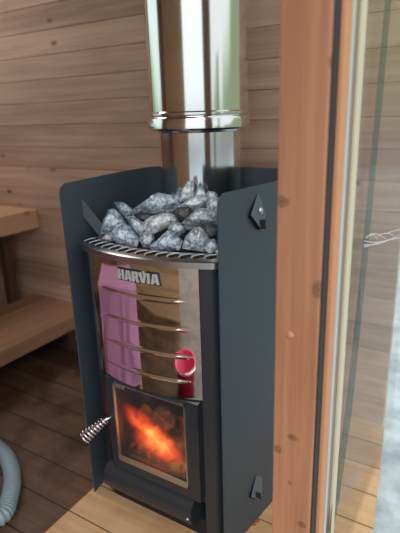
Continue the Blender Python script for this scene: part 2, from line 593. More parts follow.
# ------------------------------------------------------------------ heat shield
SH_H = 0.854
SHY = -0.11


def shield_path():
    half = [(0.206, SHY)]
    half += [(0.217, -0.03), (0.229, 0.06), (0.238, 0.13)]
    # rounded rear corner
    cx, cy, r = 0.150, 0.235, 0.098
    for k in range(11):
        a = math.radians(10) + math.radians(80) * k / 10
        half.append((cx - 0.005 + r * math.cos(a), cy + r * math.sin(a)))
    half.append((0.07, 0.337)); half.append((0.0, 0.338))
    left = [(-x - 0.004 * (1 if x > 0 else 0), y) for x, y in half[:-1]]
    return left + list(reversed(half))


shield = thing('heat_shield', 'black sheet metal heat shield wrapping the back and sides of the stove', 'heat shield')
bm = bmesh.new()
P2 = shield_path()
seglen = [0.0]
for a, b in zip(P2, P2[1:]):
    seglen.append(seglen[-1] + math.dist(a, b))
L = seglen[-1]
CR = 0.022


def samp(s):
    for i in range(len(P2) - 1):
        if s <= seglen[i + 1] or i == len(P2) - 2:
            f = (s - seglen[i]) / (seglen[i + 1] - seglen[i])
            return (P2[i][0] + (P2[i + 1][0] - P2[i][0]) * f, P2[i][1] + (P2[i + 1][1] - P2[i][1]) * f)


ss = sorted(set([CR * (1 - math.cos(math.pi / 2 * k / 6)) for k in range(7)] + [L - CR * (1 - math.cos(math.pi / 2 * k / 6)) for k in range(7)] + [s for s in seglen if CR < s < L - CR]))
bot, mid_, top = [], [], []
for s in ss:
    x, y = samp(s)
    e = min(s, L - s)
    zt = SH_H
    if e < CR:
        zt = SH_H - CR + math.sqrt(max(0, CR * CR - (CR - e) ** 2))
    bot.append(bm.verts.new((x, y, 0.0))); top.append(bm.verts.new((x, y, zt)))
for i in range(len(ss) - 1):
    bm.faces.new((bot[i], bot[i + 1], top[i + 1], top[i]))
bmesh.ops.recalc_face_normals(bm, faces=bm.faces)
bmesh.ops.solidify(bm, geom=bm.faces[:], thickness=0.003)
so = link('shield_sheet', bm, M['shield'], shield)
auto_smooth(so, 40)


def sx(y):                                     # outer x of the right side at depth y
    pts = [(-0.11, 0.206), (-0.03, 0.217), (0.06, 0.229), (0.13, 0.238)]
    for (a, b), (c, d) in zip(pts, pts[1:]):
        if y <= c: return b + (d - b) * (y - a) / (c - a)
    return pts[-1][1]


def side_plate(corners, notch, bolt, lift=(0.001, 0.009)):
    """Pressed-out diamond bracket on the right side of the shield."""
    p3 = []
    for (u, v), h in corners:
        q = at_x(u, v, 0.222); q = at_x(u, v, sx(q.y)); p3.append(Vector((sx(q.y) + h, q.y, q.z)))
    b = bmesh.new()
    prism(b, p3, (0.0022, 0, 0))
    o = link('bracket', b, M['bracket'], shield)
    q3 = []
    for u, v in notch:
        q = at_x(u, v, 0.226); q3.append(Vector((sx(q.y) + 0.010, q.y, q.z)))
    b = bmesh.new(); prism(b, q3, (0.0012, 0, 0)); link('keyhole', b, M['hole_shade'], o)
    # dark sheet painting the thin shadow along the bracket's lower left side
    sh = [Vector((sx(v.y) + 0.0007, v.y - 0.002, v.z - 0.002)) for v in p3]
    b = bmesh.new(); prism(b, sh, (0.0006, 0, 0)); link('edge_shadow', b, M['hole_shade'], o)
    if bolt:
        q = at_x(bolt[0], bolt[1], 0.226); x = sx(q.y) + 0.006
        b = bmesh.new()
        lathe(b, [(0, 0.006), (0.003, 0.0055), (0.0048, 0.003), (0.0052, 0), (0.0052, -0.004), (0, -0.004)], (0, 0, 0), 16)
        bmesh.ops.rotate(b, verts=b.verts, cent=(0, 0, 0), matrix=Matrix.Rotation(math.radians(90), 3, 'Y'))
        bmesh.ops.scale(b, verts=b.verts, vec=(1, 0.8, 1.6))
        bmesh.ops.translate(b, verts=b.verts, vec=(x + 0.001, q.y, q.z))
        link('bolt', b, M['bolt'], o, True)


side_plate([((257.5, 193), 0.001), ((264, 214), 0.004), ((260, 229), 0.009), ((256.5, 228), 0.009), ((247.5, 215), 0.006)],
           [(257, 219.5), (260.8, 219), (261.2, 228.5), (257, 228.5)], (258, 211))
side_plate([((256, 475.5), 0.001), ((262, 477.5), 0.001), ((258.5, 497), 0.009), ((255, 498), 0.009), ((248.5, 496), 0.006)],
           [(254, 491), (257.5, 492), (258, 498.5), (254.5, 497)], None)

# strap stay inside the left side, with its stud
pa = Vector((-0.2175, -0.052, at_x(78, 201, -0.2175).z)); pb = Vector((-0.175, 0.0, 0.735))
pa = at_x(78, 202, -0.226); pb = at_x(104, 234, -0.178)
b = bmesh.new()
d = (pb - pa); n_ = Vector((0, 0.0, 1)).cross(d).normalized(); s_ = d.cross(n_).normalized() * 0.013
prism(b, [pa - s_, pa + s_, pb + s_, pb - s_], n_ * 0.003)
link('stay_strap', b, M['shield'], shield)
b = bmesh.new()
lathe(b, [(0, 0.007), (0.004, 0.006), (0.0055, 0.003), (0.0055, 0)], (0, 0, 0), 14)
bmesh.ops.rotate(b, verts=b.verts, cent=(0, 0, 0), matrix=Matrix.Rotation(math.radians(90), 3, 'Y'))
bmesh.ops.translate(b, verts=b.verts, vec=pa + Vector((0.002, 0, 0.002)))
link('bolt', b, M['black'], shield, True)

# ------------------------------------------------------------------ stove
stove = thing('sauna_stove', 'black wood burning sauna stove with polished steel front and stones on top', 'stove')
HW = 0.186
BUL = 0.045


def arc(x, y_end=-0.08, hw=0.19, b=BUL):
    return y_end - b * (1 - (x / hw) ** 2)


YB = 0.315                                    # back of the stove body


def outline(inset=0.0, n=24, hw=HW, yb=YB, corner=0.03):
    """Plan outline: bowed front between rounded corners."""
    pts = []
    h = hw - inset
    for k in range(n + 1):
        x = -h + 2 * h * k / n
        y = arc(x) + inset
        e = h - abs(x)
        if e < corner:
            y += (corner - math.sqrt(max(0.0, corner ** 2 - (corner - e) ** 2))) * 0.8
        pts.append((x, y))
    pts.append((h, yb - inset)); pts.append((-h, yb - inset))
    return pts


# body: casing as side shells and a back so that the fire chamber inside stays open
bm = bmesh.new()
PXW = 0.150                                   # half width of the polished panel


def column(sign):
    pts = []
    for k in range(9):
        x = PXW - 0.004 + (HW - PXW + 0.004) * k / 8
        y = arc(x)
        e = HW - x
        c = 0.02
        if e < c: y += (c - math.sqrt(max(0, c * c - (c - e) ** 2))) * 0.9
        pts.append((x, y + 0.004))
    pts += [(HW, YB), (PXW - 0.004, YB)]
    return [(sign * x, y, 0.012) for x, y in pts]


for sgn in (-1, 1):
    prism(bm, column(sgn), (0, 0, 0.69))
box(bm, -PXW, PXW, YB - 0.012, YB, 0.012, 0.70)
# shelf above the door, hearth below it
box(bm, -PXW, PXW, -0.085, YB - 0.012, 0.372, 0.385)
box(bm, -PXW, PXW, -0.085, YB - 0.012, 0.105, 0.118)
so = link('body', bm, M['black'], stove); auto_smooth(so, 35)

# lining of the fire chamber
bm = bmesh.new()
x0, x1, y0, y1, z0, z1 = -0.142, 0.142, -0.08, 0.20, 0.119, 0.371
vs = [bm.verts.new(v) for v in ((x0, y0, z0), (x1, y0, z0), (x1, y1, z0), (x0, y1, z0), (x0, y0, z1), (x1, y0, z1), (x1, y1, z1), (x0, y1, z1))]
for q in ((0, 1, 2, 3), (4, 7, 6, 5), (1, 5, 6, 2), (2, 6, 7, 3), (3, 7, 4, 0)):
    bm.faces.new([vs[i] for i in q])
link('fire_chamber', bm, M['firebrick'], stove)

# polished front panel with four pressed ribs
bm = bmesh.new()
PZ0, PZ1 = 0.397, 0.702
NX, NZ = 72, 190
ribz = [0.625, 0.561, 0.498, 0.438]
grid = []
for iz in range(NZ + 1):
    z = PZ0 + (PZ1 - PZ0) * iz / NZ
    row = []
    for ix in range(NX + 1):
        x = -PXW + 2 * PXW * ix / NX
        y = arc(x) - 0.001
        for rz in ribz:
            dz = z - rz
            e = max(0.0, min(1.0, (0.126 - abs(x - 0.008)) / 0.05))
            e = e * e * (3 - 2 * e)
            if abs(dz) < 0.014:
                # rib: crisp outward ridge with a soft shoulder below
                y -= 0.0016 * e * math.exp(-(dz / 0.0022) ** 2)
                y += 0.0004 * e * math.exp(-((dz - 0.006) / 0.0022) ** 2)
        # lower edge sags towards the viewer on its left like a drawn skirt
        row.append(bm.verts.new((x, y, z)))
    grid.append(row)
for iz in range(NZ):
    for ix in range(NX):
        bm.faces.new((grid[iz][ix], grid[iz][ix + 1], grid[iz + 1][ix + 1], grid[iz + 1][ix]))
fp = link('front_panel', bm, M['panel'], stove, True)
fp['label'] = 'mirror polished steel front panel with four horizontal ribs'

# maker's lettering: raised chrome letters on a black backing
def letters(word):
    G = {
        'H': [[(0, 0), (.3, 0), (.3, 1), (0, 1)], [(.5, 0), (.8, 0), (.8, 1), (.5, 1)], [(.3, .4), (.5, .4), (.5, .6), (.3, .6)]],
        'A': [[(0, 0), (.28, 0), (.46, 1), (.2, 1)], [(.58, 0), (.86, 0), (.66, 1), (.4, 1)], [(.22, .2), (.64, .2), (.6, .38), (.26, .38)]],
        'R': [[(0, 0), (.3, 0), (.3, 1), (0, 1)], [(.3, .78), (.62, .78), (.55, 1), (.3, 1)], [(.5, .5), (.78, .55), (.78, .92), (.55, 1), (.5, .78)], [(.3, .4), (.62, .4), (.72, .52), (.5, .58), (.3, .58)], [(.38, .4), (.62, .44), (.86, 0), (.56, 0)]],
        'V': [[(.2, 1), (-.06, 1), (.24, 0), (.46, 0)], [(.58, 1), (.84, 1), (.54, 0), (.34, 0)]],
        'I': [[(0, 0), (.3, 0), (.3, 1), (0, 1)]],
    }
    adv = {'H': .9, 'A': .92, 'R': .9, 'V': .88, 'I': .42}
    out = []; cx = 0
    for ch in word:
        out.append([[(x + cx, y) for x, y in poly] for poly in G[ch]]); cx += adv[ch]
    return out, cx - 0.06


LET, LW = letters('HARVIA')
lx0, lx1 = -0.036, 0.070
lz0, lz1 = 0.661, 0.684
sc = (lx1 - lx0) / LW


def logo_bm(grow, front, back):
    b = bmesh.new()
    for gl in LET:
        for poly in gl:
            cxm = sum(p_[0] for p_ in poly) / len(poly); czm = sum(p_[1] for p_ in poly) / len(poly)
            p3 = []
            for x, z in poly:
                X = lx0 + x * sc; Z = lz0 + z * (lz1 - lz0)
                X += grow * (1 if x > cxm else -1); Z += grow * (1 if z > czm else -1)
                p3.append((X, arc(X) - front, Z))
            prism(b, p3, (0, front - back, 0))
    return b


lb_ = link('logo_backing', logo_bm(0.0026, 0.0035, 0.0), M['rubber'], fp)
lg = link('logo_lettering', logo_bm(-0.0003, 0.0065, 0.003), M['chrome'], fp)
lg['label'] = 'raised chrome HARVIA lettering'

# stone basket rim: bowed top band with slanted slots
RZ0, RZ1 = 0.700, 0.716
bm = bmesh.new()
outer = outline(0.0, 40, 0.192, YB, 0.012)
inner = outline(0.038, 40, 0.191, YB, 0.02)
n = len(outer)
vo0 = [bm.verts.new((x, y - 0.004 if i < n - 2 else y, RZ0)) for i, (x, y) in enumerate(outer)]
vo1 = [bm.verts.new((x, y - 0.004 if i < n - 2 else y, RZ1 - 0.003)) for i, (x, y) in enumerate(outer)]
vo2 = [bm.verts.new((x * 0.985, y if i < n - 2 else y, RZ1)) for i, (x, y) in enumerate(outer)]
vi1 = [bm.verts.new((x, y, RZ1 + 0.006)) for x, y in inner]
vi0 = [bm.verts.new((x, y, RZ0)) for x, y in inner]
for r0, r1 in ((vo0, vo1), (vo1, vo2), (vo2, vi1), (vi1, vi0), (vi0, vo0)):
    for i in range(n):
        j = (i + 1) % n
        bm.faces.new((r0[i], r0[j], r1[j], r1[i]))
rim = link('basket_rim', bm, M['rim'], stove); auto_smooth(rim, 40)
rim['label'] = 'bright steel rim with slanted slots around the stones'
# slots
bm = bmesh.new()
bl = bmesh.new()
ns = 14
for k in range(ns):
    x = -0.166 + 0.332 * k / (ns - 1)
    yc = arc(x) + 0.019
    dx, dy = 0.0085, 0.012
    zz = RZ1 + 0.0042
    a = []
    for t_ in range(12):
        an = 2 * math.pi * t_ / 12
        lx_, ly_ = 0.0052 * math.cos(an), 0.0125 * math.sin(an)
        ca, sa = math.cos(math.radians(-38)), math.sin(math.radians(-38))
        px_, py_ = x + lx_ * ca - ly_ * sa, yc + lx_ * sa + ly_ * ca
        tt = (py_ - arc(px_)) / 0.038
        a.append((px_, py_, RZ1 + 0.0065 * tt + 0.0004))
    prism(bm, a, (0, 0, 0.0005))
    # pale lip on the far side of each opening, painting its white highlight
    e = [(a[i][0] - 0.0022, a[i][1] + 0.001, a[i][2] + 0.0012) for i in (3, 4, 5, 6, 7, 8, 9)]
    tube(bl, e, 0.0013, 6)
link('slot_openings', bm, M['hole_shade'], rim)
link('slot_lip_glints', bl, M['chrome'], rim, True)
# stone tray (dark plate under the stones)
bm = bmesh.new()
prism(bm, [(x, y, 0.702) for x, y in outline(0.036, 24, 0.191, YB, 0.02)], (0, 0, 0.006))
link('stone_tray', bm, M['deepblack'], stove)

# door: black frame, steel-edged glass, spring handle, hinge pin
DY = -0.116
bm = bmesh.new()
dx0, dx1, dz0, dz1 = -0.118, 0.147, 0.132, 0.394
gx0, gx1, gz0, gz1 = -0.093, 0.117, 0.163, 0.387
for a in ((dx0, gx0, dz0, dz1), (gx1, dx1, dz0, dz1), (gx0, gx1, dz0, gz0 + 0.006), (gx0, gx1, gz1 - 0.004, dz1)):
    box(bm, a[0], a[1], DY, DY + 0.022, a[2], a[3])
door = link('door', bm, M['black'], stove)
bm = bmesh.new(); box(bm, gx0 + .002, gx1 - .002, DY - 0.004, DY - 0.001, gz0 + .002, gz1 - .002)
link('door_glass', bm, M['fireglass'], door)
bm = bmesh.new()
w = 0.0035
for a in ((gx0, gx0 + w, gz0, gz1), (gx1 - w, gx1, gz0, gz1), (gx0, gx1, gz0, gz0 + 0.004), (gx0, gx1, gz1 - 0.004, gz1)):
    box(bm, a[0], a[1], DY - 0.0055, DY, a[2], a[3])
box(bm, gx0 + w, gx1 - w, DY - 0.0052, DY - 0.0042, gz0 + 0.004, gz0 + 0.017)
link('glass_trim', bm, M['doortrim'], door)
# two glass clips at the top
bm = bmesh.new()
box(bm, -0.085, -0.055, DY - 0.0075, DY - 0.005, gz1 - 0.011, gz1 - 0.002, 0.001, 1)
link('glass_clip', bm, M['bolt'], door)

h0 = at_y(106, 419.5, DY - 0.010); h1 = at_y(85, 437, DY - 0.050)
hd = (h1 - h0)
bm = bmesh.new()
hb = at_y(113, 416, DY + 0.004)
tube(bm, [hb, h0, h0 + hd * 0.95], 0.0032, 8)
hs = link('handle', bm, M['wire'], door, True)
bm = bmesh.new()
turns = 8; seg = 18
ax_ = hd.normalized(); e1 = ax_.cross(Vector((0, 0, 1))).normalized(); e2 = ax_.cross(e1)
pts = []
for k in range(turns * seg + 1):
    t_ = k / (turns * seg)
    r = 0.0095 + 0.0098 * (t_ ** 1.5)
    if t_ > 0.9: r *= 1 - 0.55 * ((t_ - 0.9) / 0.1) ** 2
    an = 2 * math.pi * turns * t_
    pts.append(h0 + hd * (t_ * 1.05) + (e1 * math.cos(an) + e2 * math.sin(an)) * r)
tube(bm, pts, 0.0023, 6)
co = link('handle_coil', bm, M['wire'], hs, True)
co['label'] = 'bright coiled wire spring grip'
bm = bmesh.new(); lathe(bm, [(0, 0), (0.004, 0), (0.004, 0.006), (0, 0.006)], (0.02, DY - 0.001, dz1 - 0.001), 12)
link('hinge_pin', bm, M['bolt'], door)

# ash drawer: rounded full-width front under the door
bm = bmesh.new()
prof = []
zc, rr = 0.092, 0.041
yc = DY + 0.018
for k in range(15):
    an = math.radians(-100 + 190 * k / 14)
    prof.append((yc - 0.036 * math.cos(an), zc + rr * math.sin(an)))
ax0, ax1 = -0.142, 0.128
poly = [(ax0, y, z) for y, z in prof] + [(ax0, yc + 0.03, zc + 0.036), (ax0, yc + 0.03, zc - 0.04)]
prism(bm, poly, (ax1 - ax0, 0, 0))
ad = link('ash_drawer', bm, M['black'], stove); auto_smooth(ad, 40)
bm = bmesh.new(); lathe(bm, [(0, .002), (.003, .0018), (.004, 0), (.004, -.002)], (0, 0, 0), 12)
bmesh.ops.rotate(bm, verts=bm.verts, cent=(0, 0, 0), matrix=Matrix.Rotation(math.radians(90), 3, 'X'))
bmesh.ops.translate(bm, verts=bm.verts, vec=(0.119, yc - 0.036, zc - 0.005)); link('rivet', bm, M['bolt'], ad, True)
# plinth under the body
bm = bmesh.new(); prism(bm, [(-0.15, -0.085, 0), (0.15, -0.085, 0), (0.18, -0.06, 0), (0.18, YB, 0), (-0.18, YB, 0), (-0.18, -0.06, 0)], (0, 0, 0.05))
link('plinth', bm, M['deepblack'], stove)

# ------------------------------------------------------------------ fire
def log(label, a, b_, r, mat, seed):
    random.seed(seed)
    a = Vector(a); b_ = Vector(b_)
    bmx = bmesh.new()
    c = (a + b_) / 2
    n = 14
    pts = [a + (b_ - a) * k / n - c for k in range(n + 1)]
    tube(bmx, pts, [r * (0.9 + 0.2 * random.random()) for _ in pts], 10)
    for v in bmx.verts:
        v.co += noise.noise_vector(v.co * 40 + Vector((seed, 0, 0))) * r * 0.28
    o = link('burning_log', bmx, mat, None, True); o.location = c
    return tag(o, label, 'firewood', 'logs burning in the stove')


log('glowing split log sloping down to the right behind the stove glass', (-0.098, -0.018, 0.246), (0.050, -0.008, 0.162), 0.021, M['ember'], 3)
log('charred log lying flat at the bottom of the fire chamber', (-0.105, -0.056, 0.143), (0.06, -0.058, 0.143), 0.020, M['ember'], 5)
log('glowing log at the back of the fire chamber behind the flames', (-0.10, 0.075, 0.155), (0.05, 0.065, 0.165), 0.028, M['ember'], 8)


def fire_volume(name, label, a, b_, rx, ry, strength, seed):
    """Soft glowing body of flame: an ellipsoid from a to b_ filled with an emissive volume."""
    t = NT(name + '_volume')
    v = t.obj()
    ln = t.n('ShaderNodeVectorMath', operation='LENGTH'); t.l(v, ln.inputs[0])
    fall = t.math('SUBTRACT', 1.0, ln.outputs['Value'])
    cl = t.n('ShaderNodeClamp'); t.l(fall, cl.inputs[0])
    nz = t.noise(t.mapping(v, (4.2, 1.4, 1.9), (seed, 0, 0)), 1.0, 3.0, 0.55, 0.8)
    ns = t.ramp(nz, [(0.36, (0.06, 0.06, 0.06, 1)), (0.66, (1, 1, 1, 1))])
    d = t.math('MULTIPLY', t.math('POWER', cl.outputs[0], 1.05), ns)
    c = t.ramp(d, [(0.0, (1.0, 0.03, 0.005, 1)), (0.25, (1.0, 0.12, 0.02, 1)), (0.6, (1.0, 0.34, 0.07, 1))])
    em = t.n('ShaderNodeEmission'); t.l(c, em.inputs[0]); t.l(t.math('MULTIPLY', d, strength), em.inputs[1])
    t.l(em.outputs[0], t.out.inputs['Volume'])
    bmx = bmesh.new(); bmesh.ops.create_icosphere(bmx, subdivisions=4, radius=1.0)
    o = link(name, bmx, t.m, None, True)
    a = Vector(a); b_ = Vector(b_)
    X = (b_ - a).normalized(); Y = Vector((0, 1, 0)); Z = X.cross(Y).normalized(); Y = Z.cross(X)
    mt = Matrix((X * (b_ - a).length / 2, Y * ry, Z * rx)).transposed().to_4x4()
    mt.translation = (a + b_) / 2
    o.matrix_world = mt
    return tag(o, label, 'fire', kind='stuff')


fire_volume('flames', 'orange flames running down along the sloping log behind the stove glass', (-0.128, -0.062, 0.286), (0.078, -0.052, 0.140), 0.036, 0.028, 210.0, 2.1)
fire_volume('flames', 'low glow of flames between the logs at the bottom of the fire chamber', (-0.105, -0.06, 0.205), (0.050, -0.055, 0.165), 0.040, 0.028, 80.0, 4.1)

# ------------------------------------------------------------------ chimney
CX, CY = -0.028, 0.213
ch = thing('chimney_pipe', 'shiny steel chimney pipe rising from the stove top', 'chimney', (CX, CY, 0.708))
bm = bmesh.new(); lathe(bm, [(0.105, 0.0), (0.105, 0.30)], (0, 0, 0), 96)
o = link('lower_pipe', bm, M['chimney'], ch, True)
ZC = 0.957 - 0.708
bm = bmesh.new()
lathe(bm, [(0.1025, ZC - 0.003), (0.1145, ZC - 0.002), (0.1185, ZC), (0.1195, ZC + 0.003), (0.1245, ZC + 0.005), (0.1270, ZC + 0.008), (0.1270, ZC + 0.030), (0.1255, ZC + 0.033), (0.1230, ZC + 0.036), (0.1255, ZC + 0.039), (0.1255, ZC + 0.044), (0.1230, ZC + 0.047)], (0, 0, 0), 96)
o = link('collar', bm, M['chimney'], ch, True); auto_smooth(o, 30)
bm = bmesh.new(); lathe(bm, [(0.123, ZC + 0.045), (0.123, CEIL_Z - 0.708)], (0, 0, 0), 96)
link('upper_pipe', bm, M['chimney'], ch, True)
# clamp lug on the collar
bm = bmesh.new(); box(bm, 0.0, 0.016, -0.134, -0.125, ZC + 0.012, ZC + 0.026, 0.002, 1)
bmesh.ops.rotate(bm, verts=bm.verts, cent=(0, 0, 0), matrix=Matrix.Rotation(math.radians(-40), 3, 'Z'))
link('clamp_lug', bm, M['bolt'], ch)

# ------------------------------------------------------------------ sauna stones
def rock(cu, cv, w, h, y, mat, label, seed, tilt=0.0, deep=1.0, pts2=None):
    """A split stone whose visible outline is w x h pixels around (cu, cv) at depth y."""
    random.seed(seed)
    c = at_y(cu, cv, y)
    dep = (c - CAM_LOC).dot(CAM_FW)
    rw, rh = 1.10 * w * dep / CAM_F / 2, 1.10 * h * dep / CAM_F / 2
    rd = (rw + rh) / 2 * deep
    b = bmesh.new()
    if pts2 is None:
        k = 9; a0 = random.random() * 6.28
        pts2 = []
        for i in range(k):
            a = a0 + 2 * math.pi * (i + random.uniform(-0.25, 0.25)) / k
            r = random.uniform(0.82, 1.12)
            pts2.append((math.cos(a) * r, math.sin(a) * r))
    vs = []
    fx, fy = random.uniform(-0.3, 0.3), random.uniform(-0.1, 0.45)
    for (x, yv) in pts2:
        vs.append((x, yv, random.uniform(-0.25, 0.25)))
        vs.append((fx + (x - fx) * random.uniform(0.35, 0.7), fy + (yv - fy) * random.uniform(0.3, 0.7), random.uniform(0.6, 0.95)))
        vs.append((x * 0.7, yv * 0.7 - 0.1, -random.uniform(0.6, 0.95)))
    ct, st = math.cos(tilt), math.sin(tilt)
    for (x, yv, zv) in vs:
        x, yv = x * rw, yv * rh
        x, yv = x * ct - yv * st, x * st + yv * ct
        b.verts.new(CAM_R * x + CAM_U * yv - CAM_FW * (zv * rd))
    r_ = bmesh.ops.convex_hull(b, input=b.verts)
    bmesh.ops.delete(b, geom=[g for g in r_['geom_interior'] if isinstance(g, bmesh.types.BMVert)] , context='VERTS')
    bmesh.ops.dissolve_limit(b, angle_limit=math.radians(14), verts=b.verts, edges=b.edges)
    bmesh.ops.bevel(b, geom=b.edges[:], offset=min(rw, rh) * 0.04, segments=1, affect='EDGES', profile=0.5)
    bmesh.ops.triangulate(b, faces=b.faces)
    bmesh.ops.subdivide_edges(b, edges=b.edges[:], cuts=1, use_grid_fill=True)
    sv = Vector((seed * 1.7, seed * 0.3, 0))
    for v in b.verts:
        v.co += noise.noise_vector(v.co * 70 + sv) * 0.0016
    o = link('sauna_stone', b, mat)
    auto_smooth(o, 18)
    o.location = c
    return tag(o, label, 'stone', 'stones piled on the stove')


G_ = 'stone'
R = rock
# outline points are in the stone's own half-width / half-height units
R(157, 205.5, 44, 23, 0.060, M['stone_blue'], 'largest stone at the top of the pile, wedge shaped and pale blue grey', 1, pts2=[(-1, -.3), (-.55, .2), (.05, 1), (.95, .75), (1, .2), (.7, -.6), (.35, -1), (-.3, -.75), (-.9, -.65)], deep=0.9)
R(124.5, 210, 20, 15, 0.050, M['stone_blue'], 'small tilted stone at the upper left edge of the pile', 2, pts2=[(-1, 1), (-.2, 1), (.4, .45), (1, -.1), (.9, -.9), (.2, -1), (-.5, -.2)], deep=1.0)
R(113, 222, 24, 24, 0.005, M['stone_blue'], 'leftmost upright stone, standing behind the rim', 3, pts2=[(-1, -.9), (-.75, .1), (-.3, .95), (.1, 1), (.7, .5), (1, -.1), (.6, -1)], deep=0.9)
R(125, 235, 29, 23, -0.040, M['stone_blue'], 'squarish front stone leaning on the leftmost upright one', 4, pts2=[(-.75, .75), (-.1, 1), (.3, .8), (1, -.35), (.75, -1), (-.3, -.9), (-.95, -.2)], deep=0.8)
R(138.5, 228.5, 26, 23, -0.005, M['stone_mid'], 'long stone slanting down left of the pile centre', 5, pts2=[(-1, .9), (-.3, 1), (.4, .45), (1, -.1), (.85, -1), (.25, -.95), (-.4, -.1)], deep=0.9)
R(160.5, 224, 34, 20, 0.0, M['stone_pale'], 'pale rounded stone in the middle just below the largest one', 6, pts2=[(-1, .1), (-.55, .7), (.3, 1), (.85, .8), (1, .1), (.4, -.35), (-.4, -1), (-.9, -.6)], deep=0.95)
R(166, 241, 32, 20, -0.045, M['stone_blue'], 'low front stone in the middle touching the slotted rim', 7, pts2=[(-1, -.6), (-.5, .3), (.1, 1), (.6, .6), (1, -.05), (.8, -.9), (-.6, -1)], deep=0.8)
R(195.5, 239, 28, 23, -0.045, M['stone_mid'], 'big blocky front stone right of centre behind the rim', 8, pts2=[(-.9, -.8), (-.75, .1), (-.1, .95), (.35, 1), (.95, .3), (1, -.35), (.6, -1)], deep=0.85)
R(199.5, 218.5, 37, 20, 0.015, M['stone_mid'], 'broad stone on the right side below the pale flat one', 9, pts2=[(-1, -.6), (-.5, .2), (-.1, .95), (.5, 1), (1, .7), (1, -.5), (.1, -.6), (-.6, -1)], deep=0.9)
R(193, 204, 31, 15, 0.060, M['stone_pale'], 'pale flat stone at the upper right in front of the pipe', 10, pts2=[(-1, -.35), (-.4, .35), (.2, .95), (.9, 1), (1, .2), (.5, -1), (-.4, -1)], deep=0.9)
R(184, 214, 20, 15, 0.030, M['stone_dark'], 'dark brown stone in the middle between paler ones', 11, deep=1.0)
R(186.5, 191, 15, 19, 0.062, M['stone_pale'], 'narrow stone standing upright against the pipe, highest of the pile', 12, pts2=[(-.9, -1), (-.5, .1), (.1, .95), (.75, 1), (1, .4), (.8, -1)], deep=0.8)
R(200.5, 194, 12, 13, 0.085, M['stone_pale'], 'small pale pointed stone behind the pale flat one by the pipe', 13, deep=1.0)
R(211.5, 196.5, 12, 11, 0.085, M['stone_mid'], 'small grey stone at the back right near the shield', 14, deep=1.0)
R(213.5, 205, 14, 15, 0.050, M['stone_blue'], 'blue grey stone at the right edge above the broad one', 15, deep=1.0)
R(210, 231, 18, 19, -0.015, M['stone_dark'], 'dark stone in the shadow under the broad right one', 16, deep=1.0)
R(211.5, 246, 13, 14, -0.047, M['stone_blue'], 'small front stone in the right corner of the rim', 17, deep=0.9)
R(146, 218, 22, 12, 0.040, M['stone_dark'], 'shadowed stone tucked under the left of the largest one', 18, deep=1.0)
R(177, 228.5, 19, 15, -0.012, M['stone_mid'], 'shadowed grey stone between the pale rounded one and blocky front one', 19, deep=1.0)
R(108.5, 238, 12, 11, -0.020, M['stone_mid'], 'small grey stone in the left corner of the rim', 20, deep=1.0)
R(148, 240, 16, 16, -0.030, M['stone_mid'], 'small front stone left of the low middle one', 22, deep=1.0)

# ------------------------------------------------------------------ hose on the floor
HR = 0.024
key = [at_z(u, v, HR) for u, v in ((2, 452), (9, 462), (12.5, 478), (9.5, 498), (1, 517))]
a0 = key[0]; z1_ = key[-1]
pts = [a0 + Vector((-0.42, -0.10, 0)), a0 + Vector((-0.26, -0.015, 0)), a0 + Vector((-0.11, 0.012, 0))] + key + [z1_ + Vector((-0.05, -0.035, 0)), z1_ + Vector((-0.12, -0.03, 0)), z1_ + Vector((-0.19, 0.02, 0))]
for q in pts: q.z = HR + 0.001
cur = catmull(pts, 40)
# resample evenly
acc = [0.0]
for a, b_ in zip(cur, cur[1:]): acc.append(acc[-1] + (b_ - a).length)
step = 0.0018; out = []; i = 0; s = 0.0
while s < acc[-1]:
    while acc[i + 1] < s: i += 1
    f = (s - acc[i]) / max(1e-9, acc[i + 1] - acc[i]); out.append(cur[i].lerp(cur[i + 1], f)); s += step
rad = [HR - 0.0022 + 0.0022 * math.cos(2 * math.pi * k * step / 0.0085) for k in range(len(out))]
bm = bmesh.new(); tube(bm, out, rad, 20)
tag(link('corrugated_hose', bm, M['hose'], None, True), 'grey ribbed plastic hose curling on the dark floorboards at lower left', 'hose')

# ------------------------------------------------------------------ bark crumbs beside the shield
for (u, v, s, lab, sd) in ((256, 520, 0.010, 'reddish bark crumb on the boards beside the heat shield', 3), (259.5, 514, 0.006, 'small dark bark crumb nearest the bottom bracket of the shield', 5), (253.5, 524.5, 0.007, 'bark crumb lying closest to the shield foot', 9)):
    random.seed(sd)
    c = at_z(u, v, s * 0.35 + 0.0005)
    b = bmesh.new()
    for _ in range(14):
        d_ = Vector((random.gauss(0, 1), random.gauss(0, 1), random.gauss(0, 1))).normalized()
        b.verts.new((d_.x * s, d_.y * s * 0.7, d_.z * s * 0.35))
    bmesh.ops.convex_hull(b, input=b.verts)
    o = link('bark_crumb', b, M['chip']); o.location = c
    tag(o, lab, 'bark', 'bark crumbs by the heat shield')

